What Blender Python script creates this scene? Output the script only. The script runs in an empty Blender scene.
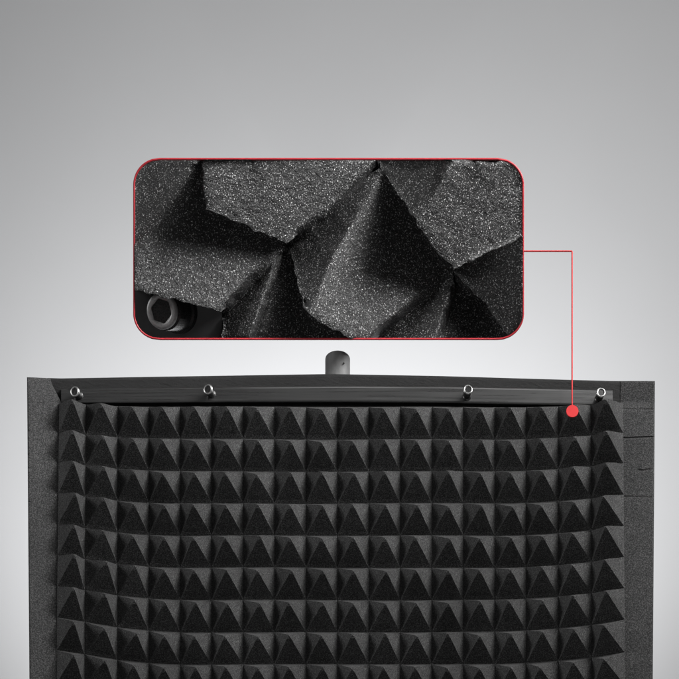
import bpy, bmesh, math, random
import numpy as np
from mathutils import Vector, Matrix

random.seed(7)
rng = np.random.default_rng(7)
C = bpy.context.scene
COL = C.collection

# ---------------------------------------------------------------- camera
# Units: the shield is laid out on a working grid of 1 unit = 0.8 mm (x right, y down), depth d
# towards the viewer.  The camera looks level from low down, with the lens shifted up.
S = 0.0008
DIST = 2200.0          # camera to the plane d = 0, in grid units
VX, VY = 340.0, 1860.0 # foot of the camera axis on that plane
HZ = 0.45              # camera height above the floor (m)


def W(X, Y, d=0.0):
    f = (DIST - d) / DIST
    return ((X - VX) * f * S, -d * S, HZ + (VY - Y) * f * S)


cam_d = bpy.data.cameras.new("camera")
cam = bpy.data.objects.new("camera", cam_d)
COL.objects.link(cam)
cam.location = (0, -DIST * S, HZ)
cam.rotation_euler = (math.radians(90), 0, 0)
cam_d.sensor_width = 36.0
cam_d.lens = 36.0 * DIST / 679.0
cam_d.shift_x = (339.5 - VX) / 679.0
cam_d.shift_y = (VY - 339.5) / 679.0
cam_d.clip_start = 0.05
cam_d.clip_end = 60
C.camera = cam

# ---------------------------------------------------------------- world, lamps, exposure
world = bpy.data.worlds.new("World")
C.world = world
world.use_nodes = True
bg = world.node_tree.nodes["Background"]
bg.inputs[0].default_value = (1.0, 1.0, 1.0, 1)
bg.inputs[1].default_value = 0.10
C.view_settings.view_transform = 'Standard'
C.view_settings.look = 'None'
C.view_settings.exposure = 0.0
C.view_settings.gamma = 1.0


def aim(o, target):
    v = Vector(target) - o.location
    o.rotation_euler = v.to_track_quat('-Z', 'Y').to_euler()


def area(name, loc, target, size, power, col=(1, 1, 1), size_y=None):
    l = bpy.data.lights.new(name, 'AREA')
    l.shape = 'RECTANGLE'
    l.size = size
    l.size_y = size_y or size
    l.energy = power
    l.color = col
    o = bpy.data.objects.new(name, l)
    COL.objects.link(o)
    o.location = loc
    aim(o, target)
    return o


CENTRE = Vector(W(340, 430, 0))
area('key_softbox', CENTRE + Vector((1.05, -0.85, 0.80)), W(330, 420), 0.75, 41, (1, .99, .98))
ls = area('left_fill', CENTRE + Vector((-1.15, -0.60, 0.10)), W(330, 660), 0.7, 0.9)  # added fill lamp, lifts the left-facing sides of the pyramids
ls.data.spread = math.radians(32)
area('rail_fill', CENTRE + Vector((0.60, -1.25, 0.80)), W(480, 420), 0.22, 1.3)  # lamp added so the rail brightens towards its right end
area('low_fill', CENTRE + Vector((0.1, -1.0, -1.1)), W(340, 600), 0.8, 1.7)  # added low fill lamp standing in for floor bounce on the undersides
ir = area('panel_fill', Vector(W(328, 249, 30)) + Vector((0.95, -0.62, 0.30)), W(328, 190, 30), 0.45, 1.15)  # extra lamp put in to lift the magnified foam panel
ir.data.spread = math.radians(36)
area('top_softbox', CENTRE + Vector((0.15, -0.75, 1.25)), W(340, 560), 0.5, 1.6)
sl = bpy.data.lights.new('backdrop_spot', 'SPOT')
sl.energy = 103
sl.spot_size = math.radians(112)
sl.spot_blend = 1.0
sl.shadow_soft_size = 0.12
sl.color = (0.985, 0.99, 1.0)
so = bpy.data.objects.new('backdrop_spot', sl)
COL.objects.link(so)
so.location = W(325, 520, -260)
aim(so, W(325, 385, -900))


# ---------------------------------------------------------------- materials
def new_mat(name):
    m = bpy.data.materials.new(name)
    m.use_nodes = True
    nt = m.node_tree
    b = nt.nodes["Principled BSDF"]
    return m, nt, b


def foam_mat(name, lo, hi, grain, bump, hi_pos=0.75, rough=0.9, spec=0.25, mid=0.45):
    """Open-cell foam: fine pores in colour and relief."""
    m, nt, b = new_mat(name)
    N, L = nt.nodes, nt.links
    tc = N.new('ShaderNodeTexCoord')
    n1 = N.new('ShaderNodeTexNoise')
    n1.inputs['Scale'].default_value = grain
    n1.inputs['Detail'].default_value = 3
    n1.inputs['Roughness'].default_value = 0.7
    L.new(tc.outputs['Object'], n1.inputs['Vector'])
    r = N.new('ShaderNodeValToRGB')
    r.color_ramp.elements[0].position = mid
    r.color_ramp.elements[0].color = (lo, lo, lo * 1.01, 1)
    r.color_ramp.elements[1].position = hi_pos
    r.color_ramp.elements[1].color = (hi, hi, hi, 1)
    L.new(n1.outputs['Fac'], r.inputs['Fac'])
    # broad, faint unevenness of the dye
    n2 = N.new('ShaderNodeTexNoise')
    n2.inputs['Scale'].default_value = 18
    n2.inputs['Detail'].default_value = 4
    L.new(tc.outputs['Object'], n2.inputs['Vector'])
    mr = N.new('ShaderNodeMapRange')
    mr.inputs['From Min'].default_value = 0.3
    mr.inputs['From Max'].default_value = 0.7
    mr.inputs['To Min'].default_value = 0.82
    mr.inputs['To Max'].default_value = 1.18
    L.new(n2.outputs['Fac'], mr.inputs['Value'])
    mx = N.new('ShaderNodeVectorMath')
    mx.operation = 'SCALE'
    L.new(r.outputs['Color'], mx.inputs[0])
    L.new(mr.outputs['Result'], mx.inputs['Scale'])
    L.new(mx.outputs[0], b.inputs['Base Color'])
    b.inputs['Roughness'].default_value = rough
    b.inputs['Specular IOR Level'].default_value = spec
    bp = N.new('ShaderNodeBump')
    bp.inputs['Strength'].default_value = bump
    bp.inputs['Distance'].default_value = 0.0006
    L.new(n1.outputs['Fac'], bp.inputs['Height'])
    L.new(bp.outputs['Normal'], b.inputs['Normal'])
    return m


def plain_mat(name, col, rough, metal=0.0, spec=0.5, grain=None, amount=0.15, stretch=(1, 1, 1)):
    m, nt, b = new_mat(name)
    N, L = nt.nodes, nt.links
    b.inputs['Roughness'].default_value = rough
    b.inputs['Metallic'].default_value = metal
    b.inputs['Specular IOR Level'].default_value = spec
    b.inputs['Base Color'].default_value = (*col, 1)
    if grain:
        tc = N.new('ShaderNodeTexCoord')
        mp = N.new('ShaderNodeMapping')
        mp.inputs['Scale'].default_value = stretch
        n1 = N.new('ShaderNodeTexNoise')
        n1.inputs['Scale'].default_value = grain
        n1.inputs['Detail'].default_value = 4
        L.new(tc.outputs['Object'], mp.inputs['Vector'])
        L.new(mp.outputs['Vector'], n1.inputs['Vector'])
        r = N.new('ShaderNodeValToRGB')
        r.color_ramp.elements[0].position = 0.3
        r.color_ramp.elements[1].position = 0.7
        r.color_ramp.elements[0].color = (*[c * (1 - amount) for c in col], 1)
        r.color_ramp.elements[1].color = (*[min(1, c * (1 + amount)) for c in col], 1)
        L.new(n1.outputs['Fac'], r.inputs['Fac'])
        L.new(r.outputs['Color'], b.inputs['Base Color'])
        mr = N.new('ShaderNodeMapRange')
        mr.inputs['To Min'].default_value = max(0, rough - 0.08)
        mr.inputs['To Max'].default_value = min(1, rough + 0.08)
        L.new(n1.outputs['Fac'], mr.inputs['Value'])
        L.new(mr.outputs['Result'], b.inputs['Roughness'])
    return m


M_PYR = foam_mat('charcoal_pyramid_foam', 0.014, 0.112, 1300, 0.6)
M_WING = foam_mat('charcoal_flat_foam', 0.014, 0.098, 1200, 0.8)
M_BOARD = foam_mat('dark_board_foam', 0.008, 0.020, 1300, 0.5)
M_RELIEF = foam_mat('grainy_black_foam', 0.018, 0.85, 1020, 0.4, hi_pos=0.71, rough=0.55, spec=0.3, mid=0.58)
M_RAIL = plain_mat('satin_dark_metal', (0.115, 0.115, 0.115), 0.29, 0.9, grain=60, amount=0.12, stretch=(0.3, 1, 12))
M_STEEL = plain_mat('bright_steel', (0.42, 0.42, 0.415), 0.28, 0.9, grain=900, amount=0.08)
M_BLACKSTEEL = plain_mat('black_oxide_steel', (0.02, 0.02, 0.02), 0.28, 0.3, grain=900, amount=0.2)
M_GREYSTEEL = plain_mat('grey_oxide_steel', (0.30, 0.30, 0.30), 0.5, 0.5, grain=700, amount=0.2)
M_SOCK = plain_mat('worn_socket_steel', (0.22, 0.22, 0.22), 0.5, 0.2, grain=500, amount=0.3)
M_PLATE = plain_mat('dull_black_plate', (0.016, 0.016, 0.017), 0.5, 0.0, grain=120, amount=0.35)
M_POLE = plain_mat('worn_grey_metal', (0.11, 0.11, 0.11), 0.6, 0.0, grain=220, amount=0.25, stretch=(1, 1, .4))
M_RED = plain_mat('red_enamel', (0.43, 0.026, 0.028), 0.6, 0.0, 0.15, grain=300, amount=0.04)
M_REDDARK = plain_mat('deep_red_enamel', (0.40, 0.02, 0.03), 0.45, 0.0, grain=300, amount=0.06)
M_WALL = plain_mat('pale_grey_backdrop_paper', (0.190, 0.1914, 0.1936), 0.95, 0.0, 0.1, grain=9, amount=0.01)


# ---------------------------------------------------------------- helpers
def empty(name, loc, label, cat, group=None):
    o = bpy.data.objects.new(name, None)
    COL.objects.link(o)
    o.location = loc
    o.empty_display_size = 0.02
    o['label'] = label
    o['category'] = cat
    if group:
        o['group'] = group
    return o


def world_loc(o):
    v = Vector((0, 0, 0))
    while o is not None:
        v += o.location
        o = o.parent
    return v


def link_mesh(name, verts, faces, mat, parent=None, smooth=False, loc=None):
    """verts in world metres; the object's origin goes to loc (or the parent's origin)."""
    base = world_loc(parent) if parent else Vector((0, 0, 0))
    org = Vector(loc) if loc is not None else base
    v = np.asarray(verts, float) - np.array(org)
    me = bpy.data.meshes.new(name)
    me.from_pydata(v.tolist(), [], faces)
    bm = bmesh.new()
    bm.from_mesh(me)
    bmesh.ops.recalc_face_normals(bm, faces=bm.faces)
    bm.to_mesh(me)
    bm.free()
    me.materials.append(mat)
    me.polygons.foreach_set('use_smooth', [smooth] * len(me.polygons))
    o = bpy.data.objects.new(name, me)
    COL.objects.link(o)
    if parent:
        o.parent = parent
    o.location = org - base
    return o


def sheet_solid(front, back, split=None):
    """front/back: [nv][nu] points -> closed solid."""
    nv, nu = len(front), len(front[0])
    verts = [p for r in front for p in r] + [p for r in back for p in r]
    o = nv * nu
    F = []
    for j in range(nv - 1):
        for i in range(nu - 1):
            a, b, c, d = j*nu+i, j*nu+i+1, (j+1)*nu+i+1, (j+1)*nu+i
            if split is None:
                F.append((a, b, c, d))
            elif split(j, i):
                F += [(a, b, c), (a, c, d)]
            else:
                F += [(a, b, d), (b, c, d)]
            F.append((o+d, o+c, o+b, o+a))
    for i in range(nu - 1):
        F.append((i, o+i, o+i+1, i+1))
        k = (nv-1)*nu
        F.append((k+i, k+i+1, o+k+i+1, o+k+i))
    for j in range(nv - 1):
        F.append((j*nu, (j+1)*nu, o+(j+1)*nu, o+j*nu))
        k = nu-1
        F.append((j*nu+k, o+j*nu+k, o+(j+1)*nu+k, (j+1)*nu+k))
    return verts, F


def lathe(profile, p0, axis, n=40, phase=0.0, close=True):
    """profile: [(radius, distance along axis)], metres; rings joined, ends capped."""
    ax = Vector(axis).normalized()
    q = ax.to_track_quat('Z', 'Y')
    V, F = [], []
    for r, h in profile:
        for k in range(n):
            a = 2*math.pi*k/n + phase
            V.append(tuple(Vector(p0) + q @ Vector((r*math.cos(a), r*math.sin(a), h))))
    for j in range(len(profile)-1):
        for k in range(n):
            F.append((j*n+k, j*n+(k+1) % n, (j+1)*n+(k+1) % n, (j+1)*n+k))
    if close:
        F.append(tuple(range(n-1, -1, -1)))
        F.append(tuple(range((len(profile)-1)*n, len(profile)*n)))
    return V, F


def tube(path, r, n=8, closed=False):
    P = [Vector(p) for p in path]
    V, F = [], []
    m = len(P)
    for i, p in enumerate(P):
        a = P[(i-1) % m] if (closed or i > 0) else p
        b = P[(i+1) % m] if (closed or i < m-1) else p
        t = (b-a).normalized()
        up = Vector((0, 1, 0.01))
        s = t.cross(up).normalized()
        u = s.cross(t).normalized()
        for k in range(n):
            an = 2*math.pi*k/n
            V.append(tuple(p + s*(r*math.cos(an)) + u*(r*math.sin(an))))
    rng_ = range(m) if closed else range(m-1)
    for i in rng_:
        j = (i+1) % m
        for k in range(n):
            F.append((i*n+k, i*n+(k+1) % n, j*n+(k+1) % n, j*n+k))
    if not closed:
        F.append(tuple(range(n)))
        F.append(tuple(range((m-1)*n, m*n)))
    return V, F


def interp(x, xs, ys):
    return float(np.interp(x, xs, ys))


# ---------------------------------------------------------------- setting: paper sweep
BACK = -900.0
back_y = -BACK * S
prof = []
for k in range(13):
    a = math.pi/2 * k/12
    prof.append((back_y - 0.5 + 0.5*math.sin(a), 0.5 - 0.5*math.cos(a)))
prof = [(-4.0, 0.0)] + prof + [(back_y, 4.2)]
V, F = [], []
for (y, z) in prof:
    V += [(-4, y, z), (4, y, z)]
for i in range(len(prof)-1):
    F.append((2*i, 2*i+1, 2*i+3, 2*i+2))
bd = link_mesh('backdrop', V, F, M_WALL, smooth=True)
bd['kind'] = 'structure'

# ---------------------------------------------------------------- the isolation shield
shield = empty('acoustic_shield', (0, 0.06, 0.0),
               'curved black microphone isolation shield lined with pyramid foam against a grey backdrop', 'acoustic panel')

ROW0, PITCH, NR = 407.6, 32.12, 13
COLX = [60, 86.5, 118, 149] + [149 + (526-149)*k/12 for k in range(1, 12)] + [526, 558, 590.5, 622]
NC = len(COLX) - 1
BOT = ROW0 + NR*PITCH


def curl(Y):        # how far the foam's sides lean forward: little under the rail, more lower down
    return interp(Y, [400, 440, 480, 560, 630, 830], [0.22, 0.40, 0.56, 0.80, 1.0, 1.05])


def base_d(X, Y):
    l = interp(X, [56, 60, 86, 118, 149, 185], [28, 25, 17.5, 7.8, 2.6, 0])
    r = interp(X, [500, 526, 558, 591, 622, 626], [0, 2, 6.5, 13, 22, 23])
    return (l + r) * curl(Y) + 0.5*math.sin(X*0.031+1.3*math.sin(Y*0.017)) + 0.4*math.sin(Y*0.041+X*0.013)


def base_pt(X, Y):
    """point of the foam's base sheet: real position, unshifted grid height Y at its own depth"""
    d = base_d(X, Y)
    return np.array([(X-VX)*S, -d*S, HZ + (VY-Y)*S])


HP = 24.4
SUB = 14
us = [i/SUB for i in range(SUB+1)]
jit = {}
NU, NV = NC*SUB+1, NR*SUB+1
front = []
tipvar = rng.normal(0, 1, (NR, NC, 3))
for jv in range(NV):
    row = []
    r_ = min(jv//SUB, NR-1)
    v = jv/SUB - r_
    for iu in range(NU):
        c_ = min(iu//SUB, NC-1)
        u = iu/SUB - c_
        tv = tipvar[r_, c_]
        m = max(abs(2*u-1), abs(2*v-1))
        h = 1 - m
        h0 = h
        # blunt tip, soft valley
        h = h - 0.06*max(0, (h-0.86)/0.14)**2
        h = h + 0.035*max(0, (0.12-h)/0.12)**2
        h *= HP*(1 + 0.03*tv[2] + (0.13 if c_ in (0, NC-1) else 0.06 if c_ in (1, NC-2) else 0))
        X = COLX[c_] + (COLX[c_+1]-COLX[c_])*u + 0.9*tv[0]*h0
        Y = ROW0 + PITCH*(r_+v) + 0.6*tv[1]*h0
        p = base_pt(X, Y)
        e = 2.0
        dx = base_pt(X+e, Y) - base_pt(X-e, Y)
        dy = base_pt(X, Y-e) - base_pt(X, Y+e)
        n = np.cross(dx, dy)
        n /= np.linalg.norm(n)
        # pores and sag
        q = rng.normal(0, 0.04, 3)*S
        p = p + n*h*S + q
        row.append(tuple(p))
    front.append(row)
back = []
for jv in range(NV):
    row = []
    for iu in range(NU):
        X = COLX[min(iu//SUB, NC-1)] + (COLX[min(iu//SUB, NC-1)+1]-COLX[min(iu//SUB, NC-1)])*(iu/SUB-min(iu//SUB, NC-1))
        Y = ROW0 + PITCH*jv/SUB
        row.append(((X-VX)*S, 14*S, HZ+(VY-Y)*S))
    back.append(row)
V, F = sheet_solid(front, back, lambda j, i: ((i % SUB) < SUB/2) == ((j % SUB) < SUB/2))
link_mesh('foam_panel', V, F, M_PYR, shield, smooth=False)

TOPX = [27, 60, 130, 230, 330, 440, 540, 612, 655]
TOPY = [377.2, 378.4, 377.2, 375.6, 374.0, 376.0, 379.0, 381.0, 381.0]


def top_y(X):
    return interp(X, TOPX, TOPY)


# back board (foam-faced), its top lip is the dark band above the rail
front, back = [], []
ys = [0, 1.2, 2.5] + list(np.linspace(4, 32, 20)) + list(np.linspace(36, BOT+12-374, 12))
xs = np.linspace(48, 634, 180)
for t in ys:
    fr, bk = [], []
    for X in xs:
        dd = -2.0 if t > 2 else (-2.6 if t > 1 else -4.2)
        dd += rng.normal(0, 0.08)
        fr.append(W(X, top_y(X)+t, dd))
        bk.append(W(X, top_y(X)+t, dd-16))
    front.append(fr)
    back.append(bk)
V, F = sheet_solid(front, back)
link_mesh('back_board', V, F, M_BOARD, shield)


# wings
def wing(left):
    YS = list(np.arange(0, 150, 0.7)) + list(np.arange(150, 440, 4.0))
    nu = 40
    front, back = [], []
    for t in YS:
        fr, bk = [], []
        for i in range(nu+1):
            u = i/nu   # 0 outer, 1 inner
            u = u**1.25
            if left:
                Y0 = 377.2 + 1.0*u
                Y = Y0 + t
                xo = interp(Y, [377, 680, 830], [27, 29.4, 30.4])
                xi = interp(Y, [377, 384, 403, 420, 830], [50, 52, 61.5, 62.5, 63.5])
                din = base_d(60, Y) - 1.5
                dout = din + interp(Y, [377, 420, 560, 830], [17, 17, 13, 12])
                if Y < 405:
                    din = interp(Y, [377, 384, 403, 405], [-1, -1, 3, din])
                g = 0.5*math.exp(-((Y-403.2+0.8*u)/0.8)**2)
                for yy, ext in ((430.5, .10), (468, .10), (502, .12), (455, .06)):
                    g += (1.8*math.exp(-((Y-yy)/0.8)**2)) * max(0, 1-u/ext)
            else:
                Y0 = 381.0
                Y = Y0 + t
                xo = interp(Y, [381, 680, 830], [655, 652.8, 652])
                xi = 620.5
                din = base_d(622, Y) - 1.5
                dout = din + interp(Y, [377, 830], [5, 3])
                if Y < 408:
                    din = interp(Y, [377, 402, 408], [-1.5, -1.5, din])
                g = 0.55*math.exp(-((Y-409.6+.8*u)/0.8)**2)
                g += 1.1*math.exp(-((Y-437.0-1.2*u)/0.7)**2)
                g += 1.0*math.exp(-((Y-470.0-1.5*(u-.3)+.5*math.sin(u*14))/0.9)**2)*(1 if .12 < u < .5 else 0)
                g += 0.6*math.exp(-((Y-497.5+1.0*u)/0.8)**2)*(1 if u < .93 else 0)
            X = xo + (xi-xo)*u
            d = dout + (din-dout)*u
            # rounded outer edge
            if u < 0.05:
                d -= 2.2*(1-u/0.05)**2
            if t < 2:
                d -= 1.2*(1-t/2)**2
            d += rng.normal(0, 0.03) - g
            fr.append(W(X, Y, d))
            bk.append(W(X + (2.5 if left else -2.5)*(1-u), Y, -24))
        front.append(fr)
        back.append(bk)
    V, F = sheet_solid(front, back)
    return link_mesh('wing', V, F, M_WING, shield)


wing(True)
wing(False)['label'] = 'flat foam side wing with shallow horizontal slits near its top'

# rail
front, back = [], []
rx = [61, 65, 230, 340, 440, 613]
rt = [389.2, 389.0, 386.6, 386.0, 386.2, 390.0]
rb = [403.6, 403.5, 402.2, 402.0, 402.8, 406.2]
for w in (0, 0.05, 0.12, 0.5, 0.88, 0.95, 1):
    fr, bk = [], []
    for X in [61, 61.4, 61.9] + list(np.linspace(63, 611, 118)) + [612.2, 612.6, 613]:
        t, b = interp(X, rx, rt), interp(X, rx, rb)
        e = 1.0 if w in (0, 1) else (0.35 if w in (.05, .95) else 0.0)
        if X < 61.3 or X > 612.7:
            e += 0.5
        fr.append(W(X, t+(b-t)*w, 3.2-e))
        bk.append(W(X, t+(b-t)*w, -1.5))
    front.append(fr)
    back.append(bk)
V, F = sheet_solid(front, back)
link_mesh('rail', V, F, M_RAIL, shield)


# bolts
def bolt(parent, base, head, R, Rb, face=None, collar=True, k=1.0, mat_ring=M_STEEL, mat_body=M_BLACKSTEEL, mat_sock=None, hexf=0.60):
    p0, p1 = Vector(base), Vector(head)
    sh = (p1-p0)
    ax = Vector(face) if face else sh.copy()
    Ln = sh.length
    ax.normalize()
    prof = [(Rb*1.12, 0.0), (Rb*1.12, Ln*.16), (Rb, Ln*.2), (Rb, Ln*.80), (R*.97, Ln*.84), (R*.97, Ln-0.02*R), (R*.90, Ln-0.02*R)]
    V, F = lathe(prof, p0, ax)
    fix = lambda VV: [tuple(Vector(v) + (sh/Ln - ax)*((Vector(v)-p0).dot(ax))) for v in VV]
    V = fix(V)
    b = link_mesh('bolt', V, F, mat_body, parent, smooth=False, loc=p0)
    # bright rim of the head
    prof = [(R, Ln-.22*R), (R*1.02, Ln-.1*R), (R*.99, Ln+.02*R), (R*.92, Ln+.08*R), (R*.78, Ln+.09*R), (R*.70, Ln+.04*R)]
    V, F = lathe(prof, p0, ax, close=False)
    V = fix(V)
    link_mesh('rim', V, F, mat_ring, b, smooth=True, loc=p0)
    # hexagonal socket: floor ring from round to hexagon, walls and floor
    q = ax.normalized().to_track_quat('Z', 'Y')
    n = 48
    V, F = [], []
    def ring(fr, h):
        for i in range(n):
            a = 2*math.pi*i/n
            V.append(tuple(p0 + q @ Vector((fr(a)*math.cos(a), fr(a)*math.sin(a), h))))
    hexr = lambda a: hexf*R / math.cos(((a+.35) % (math.pi/3)) - math.pi/6) * .92
    ring(lambda a: R*.72, Ln+.05*R)
    ring(hexr, Ln+.02*R)
    ring(lambda a: hexr(a)*.98, Ln-.50*R)
    for j in range(2):
        for i in range(n):
            F.append((j*n+i, j*n+(i+1) % n, (j+1)*n+(i+1) % n, (j+1)*n+i))
    F.append(tuple(range(2*n, 3*n)))
    V = fix(V)
    link_mesh('socket', V, F, mat_sock or mat_body, b, smooth=False, loc=p0)
    return b


for (bx, by, hx, hy) in ((79.2, 396.2, 74.8, 391.6), (211.6, 394.6, 208.0, 389.2),
                         (467.2, 397.0, 468.0, 389.4), (599.0, 399.6, 601.0, 392.4)):
    bolt(shield, W(bx, by, 2), W(hx, hy, 13), 4.6*S, 3.9*S)

# mounting pole: runs up behind the board, its domed stub shows above the top edge
px, pd = 337.6, -34.0
top = Vector(W(px, 358.5, pd))
R = 12.4*S*(DIST-pd)/DIST
prof = [(R*2.2, 0.012), (R*2.2, 0.03), (R, 0.034), (R, top.z-1.2*S), (R*.985, top.z-.4*S), (R*.93, top.z)]
V, F = lathe(prof, (top.x, top.y, 0), (0, 0, 1), n=64)
pole = link_mesh('mounting_pole', V, F, M_POLE, shield, smooth=False, loc=(top.x, top.y, 0))
V, F = lathe([(0.12, 0.0005), (0.14, 0.004), (0.14, 0.010), (0.12, 0.014), (0.03, 0.018)], (top.x, top.y, 0), (0, 0, 1), n=64)
link_mesh('base_plate', V, F, M_BLACKSTEEL, pole, smooth=False, loc=(top.x, top.y, 0))
V, F = lathe([(0.9*S, 0), (0.9*S, 0.5*S)], Vector(W(343.6, 363.5, pd+12.2)), (0.3, -1, 0), n=12)
link_mesh('grub_screw', V, F, M_BLACKSTEEL, pole, loc=(top.x, top.y, 0))

# ---------------------------------------------------------------- magnified foam sample in a red frame
X0, X1, Y0, Y1, RC = 134.6, 522.6, 159.6, 338.6, 25.0
P0 = Vector(W(328.6, 249, 30))          # centre of the panel, which is tilted to face down to the viewer
PN = (Vector(cam.location) - P0).normalized()
EYE = Vector(cam.location)


def T(X, Y, h):
    """point at height h (grid units) above the panel's own tilted plane"""
    ray = Vector(W(X, Y, 0)) - EYE
    t = ((P0 - EYE).dot(PN) + h*S) / ray.dot(PN)
    return tuple(EYE + ray*t)


disp = empty('display_panel', T(328.6, 249, -96),
             'rounded red rimmed panel of magnified black pyramid foam above the shield', 'display panel')

OFF = 10.0   # depth of the sample as a whole


def plane(p):
    (x1, y1, z1), (x2, y2, z2), (x3, y3, z3) = p
    A_ = np.array([[x1, y1, 1], [x2, y2, 1], [x3, y3, 1]], float)
    return np.linalg.solve(A_, np.array([z1, z2, z3], float))


KH = 1.2
FACETS = [  # (outline, three points of its plane); earlier ones win
    # A: face of the upper pyramid
    ([(203, 150), (204, 185), (206, 209), (222, 216), (252, 229), (287, 244), (346, 195), (380, 168), (375, 150)],
     ((206, 208, 20), (285, 243, -26), (372, 159, -58))),
    # K: dark face between A and the ridge
    ([(380, 150), (380, 170), (328, 256), (306, 312), (297, 285), (290, 250), (285, 243), (346, 195)],
     ((378, 171, -30), (306, 312, 20), (285, 243, -60))),
    # C1, C2: upper right pyramid
    ([(378, 150), (382, 172), (400, 196), (415, 220), (424, 212), (449, 150)],
     ((415, 220, 24), (449, 159, 2), (384, 165, -34))),
    ([(415, 220), (433, 247), (453, 270), (530, 232), (530, 150), (449, 150), (424, 212)],
     ((415, 220, 24), (453, 270, -12), (523, 180, -30))),
    # B
    ([(380, 168), (400, 196), (415, 220), (433, 247), (453, 270), (364, 345), (335, 330), (320, 322), (306, 312), (328, 256)],
     ((306, 312, 20), (378, 171, -30), (453, 270, -42))),
    # H
    ([(453, 270), (530, 232), (530, 345), (512, 345), (508, 335), (480, 300)],
     ((453, 270, -30), (510, 335, 0), (523, 240, 12))),
    # I, J
    ([(453, 270), (457, 284), (480, 300), (508, 335), (512, 345), (436, 345), (455, 290)],
     ((453, 270, -60), (440, 340, -22), (508, 337, -36))),
    ([(453, 270), (455, 290), (436, 345), (360, 345)],
     ((453, 270, -42), (440, 340, 0), (365, 340, -38))),
    # D
    ([(203, 150), (206, 209), (252, 229), (285, 243), (222, 312), (130, 288.5), (130, 262), (165, 213), (196, 150)],
     ((285, 243, -42), (222, 312, -13), (140, 250, 8))),
    # G
    ([(196, 150), (165, 213), (130, 262), (130, 150)],
     ((196, 160, -19), (136, 250, 9), (136, 162, -52))),
    # E, F
    ([(285, 243), (250, 345), (222, 345), (222, 312)],
     ((285, 243, -42), (250, 335, 0), (222, 330, -34))),
    ([(285, 243), (290, 250), (297, 285), (306, 312), (320, 322), (335, 330), (364, 345), (250, 345)],
     ((285, 243, -60), (250, 335, -22), (306, 335, -34))),
]


def inside(poly, PX, PY):
    res = np.zeros(PX.shape, bool)
    n = len(poly)
    for i in range(n):
        x1, y1 = poly[i]
        x2, y2 = poly[(i+1) % n]
        if y1 == y2:
            continue
        c = ((y1 > PY) != (y2 > PY)) & (PX < (x2-x1)*(PY-y1)/(y2-y1)+x1)
        res ^= c
    return res


def smooth_noise(shape, cell):
    h, w = shape
    g = rng.normal(0, 1, (int(h/cell)+3, int(w/cell)+3))
    yy, xx = np.mgrid[0:h, 0:w]/cell
    y0, x0 = yy.astype(int), xx.astype(int)
    fy, fx = yy-y0, xx-x0
    fy, fx = fy*fy*(3-2*fy), fx*fx*(3-2*fx)
    return (g[y0, x0]*(1-fy)*(1-fx)+g[y0+1, x0]*fy*(1-fx)+g[y0, x0+1]*(1-fy)*fx+g[y0+1, x0+1]*fy*fx)


STEP = 0.55
nx, ny = int((X1-X0)/STEP)+1, int((Y1-Y0)/STEP)+1
YL = np.linspace(Y0, Y1, ny)
GX = np.zeros((ny, nx))
GY = np.repeat(YL[:, None], nx, 1)
for j, y in enumerate(YL):
    e = min(y-Y0, Y1-y)
    ins = RC - math.sqrt(max(0, RC*RC-(RC-e)**2)) if e < RC else 0
    GX[j] = np.linspace(X0+ins, X1-ins, nx)
JX = GX + 0.9*smooth_noise((ny, nx), 12) + 0.22*smooth_noise((ny, nx), 4)
JY = GY + 0.9*smooth_noise((ny, nx), 12) + 0.22*smooth_noise((ny, nx), 4)
H = np.full((ny, nx), -48.0*KH)
done = np.zeros((ny, nx), bool)
for poly, pl in FACETS:
    m = inside(poly, JX, JY) & ~done
    a, b, c = plane([(x, y, z*KH) for x, y, z in pl])
    H[m] = (a*JX+b*JY+c)[m]
    done |= m
# soften the creases but keep the overhanging edges sharp
for _ in range(110):
    P = np.pad(H, 1, mode='edge')
    acc, wt = H.copy(), np.ones_like(H)
    for dy_, dx_ in ((0, 1), (2, 1), (1, 0), (1, 2)):
        Q = P[dy_:dy_+ny, dx_:dx_+nx]
        w_ = np.abs(Q-H) < 3.2
        acc += np.where(w_, Q, 0)
        wt += w_
    H = acc/wt


def gauss(A, sig):
    r = int(3*sig/STEP)
    k = np.exp(-0.5*(np.arange(-r, r+1)*STEP/sig)**2)
    k /= k.sum()
    P = np.pad(A, ((r, r), (0, 0)), mode='edge')
    A = sum(k[i]*P[i:i+A.shape[0]] for i in range(2*r+1))
    P = np.pad(A, ((0, 0), (r, r)), mode='edge')
    return sum(k[i]*P[:, i:i+A.shape[1]] for i in range(2*r+1))


def seg_dist(x1, y1, x2, y2):
    dx, dy = x2-x1, y2-y1
    t = np.clip(((GX-x1)*dx+(GY-y1)*dy)/(dx*dx+dy*dy), 0, 1)
    return np.hypot(GX-x1-t*dx, GY-y1-t*dy)


# rounded valleys (wide) and ridges (narrow)
for lines, sig, rad in (([(300, 233, 346, 195), (346, 195, 372, 166), (440, 282, 372, 338), (272, 257, 228, 306)], 3.0, 7.0),
                        ([(374, 178, 330, 252), (328, 256, 309, 302), (192, 165, 137, 250), (447, 160, 420, 210), (281, 258, 254, 338), (452, 290, 440, 338)], 2.6, 7.0)):
    Hb = gauss(H, sig)
    wgt = np.zeros_like(H)
    for ln in lines:
        t = np.clip(1 - seg_dist(*ln)/rad, 0, 1)
        wgt = np.maximum(wgt, t*t*(3-2*t))
    wgt = np.minimum(1, wgt*1.4)
    H = H*(1-wgt) + Hb*wgt
foamy = done.astype(float)
H += OFF + foamy*(0.10*rng.normal(0, 1, (ny, nx)) + 0.13*smooth_noise((ny, nx), 2.2) + 0.15*smooth_noise((ny, nx), 8))
front, back = [], []
mx_, my_ = (X0+X1)/2, (Y0+Y1)/2
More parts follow.
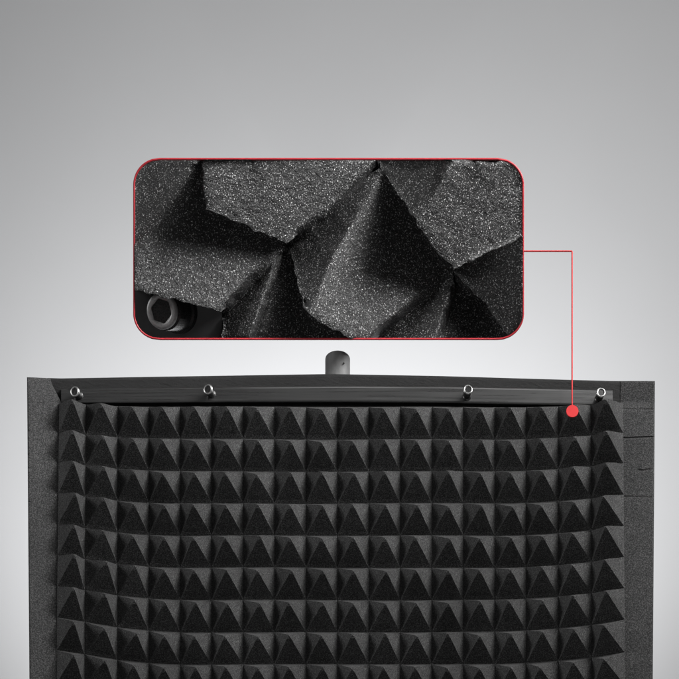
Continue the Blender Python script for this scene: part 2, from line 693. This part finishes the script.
for j in range(ny):
    front.append([T(GX[j, i], GY[j, i], H[j, i]) for i in range(nx)])
    back.append([T(mx_+(GX[j, i]-mx_)*.995, my_+(GY[j, i]-my_)*.995, -92) for i in range(nx)])
V, F = sheet_solid(front, back)
link_mesh('foam_sample', V, F, M_RELIEF, disp)

# flat red rim round the block
peri = [(0, i) for i in range(nx)] + [(j, nx-1) for j in range(1, ny)] + [(ny-1, i) for i in range(nx-2, -1, -1)] + [(j, 0) for j in range(ny-2, 0, -1)]
HR = float(np.percentile([H[j, i] for j, i in peri], 80))
path = []
for q in range(0, len(peri), 3):
    j, i = peri[q]
    x, y = GX[j, i], GY[j, i]
    ox, oy = x-np.clip(x, X0+RC, X1-RC), y-np.clip(y, Y0+RC, Y1-RC)
    on = math.hypot(ox, oy)
    path.append(T(x+0.5*ox/on, y+0.5*oy/on, HR))
V, F = tube(path, 0.95*S, 8, closed=True)
link_mesh('rim_frame', V, F, M_REDDARK, disp, smooth=True)

# dark plate under the foam edge, with its big bolt
front, back = [], []
for y in np.linspace(286, 337.8, 30):
    fr, bk = [], []
    e = Y1-y
    ins = RC - math.sqrt(max(0, RC*RC-(RC-e)**2)) if e < RC else 0
    for x in np.linspace(X0+ins+.6, 222, 40):
        fr.append(T(x, y, OFF-42*KH))
        bk.append(T(x, y, OFF-42*KH-6))
    front.append(fr)
    back.append(bk)
V, F = sheet_solid(front, back)
link_mesh('metal_plate', V, F, M_PLATE, disp)
bolt(disp, T(180, 312.5, OFF-42*KH), T(161.5, 311.0, OFF-42*KH+30), 15.0*S, 16.0*S, face=PN + Vector((-.12, 0, 0)), mat_ring=M_GREYSTEEL, mat_sock=M_SOCK, hexf=.68)

# arm that carries the panel from the backdrop
V, F = tube([T(328.6, 249, -90), tuple(P0 - PN*((back_y - P0.y - 2*S)/-PN.y))], 2.6*S, 12)
link_mesh('support_arm', V, F, M_BLACKSTEEL, disp, smooth=True)

# ---------------------------------------------------------------- red pointer from the panel to the foam
point = empty('pointer', W(572, 412, 34), 'thin red pointer line bending down to a red dot on the top foam row', 'pointer')
V, F = tube([T(523.6, 251.2, HR), W(571.4, 251.2, 34), W(571.9, 251.4, 34), W(572.1, 251.9, 34), W(572.1, 330, 34), W(572.1, 408, 34)], 0.70*S, 8)
link_mesh('line', V, F, M_RED, point, smooth=False)
vd = Vector((0, -1, 0))
V, F = lathe([(5.8*S, 0), (6.05*S, .2*S), (6.05*S, 1.0*S), (5.9*S, 1.25*S), (.2*S, 1.3*S)], Vector(W(572.2, 411.8, 33.7)), vd, n=48)
link_mesh('dot', V, F, M_RED, point, smooth=False)
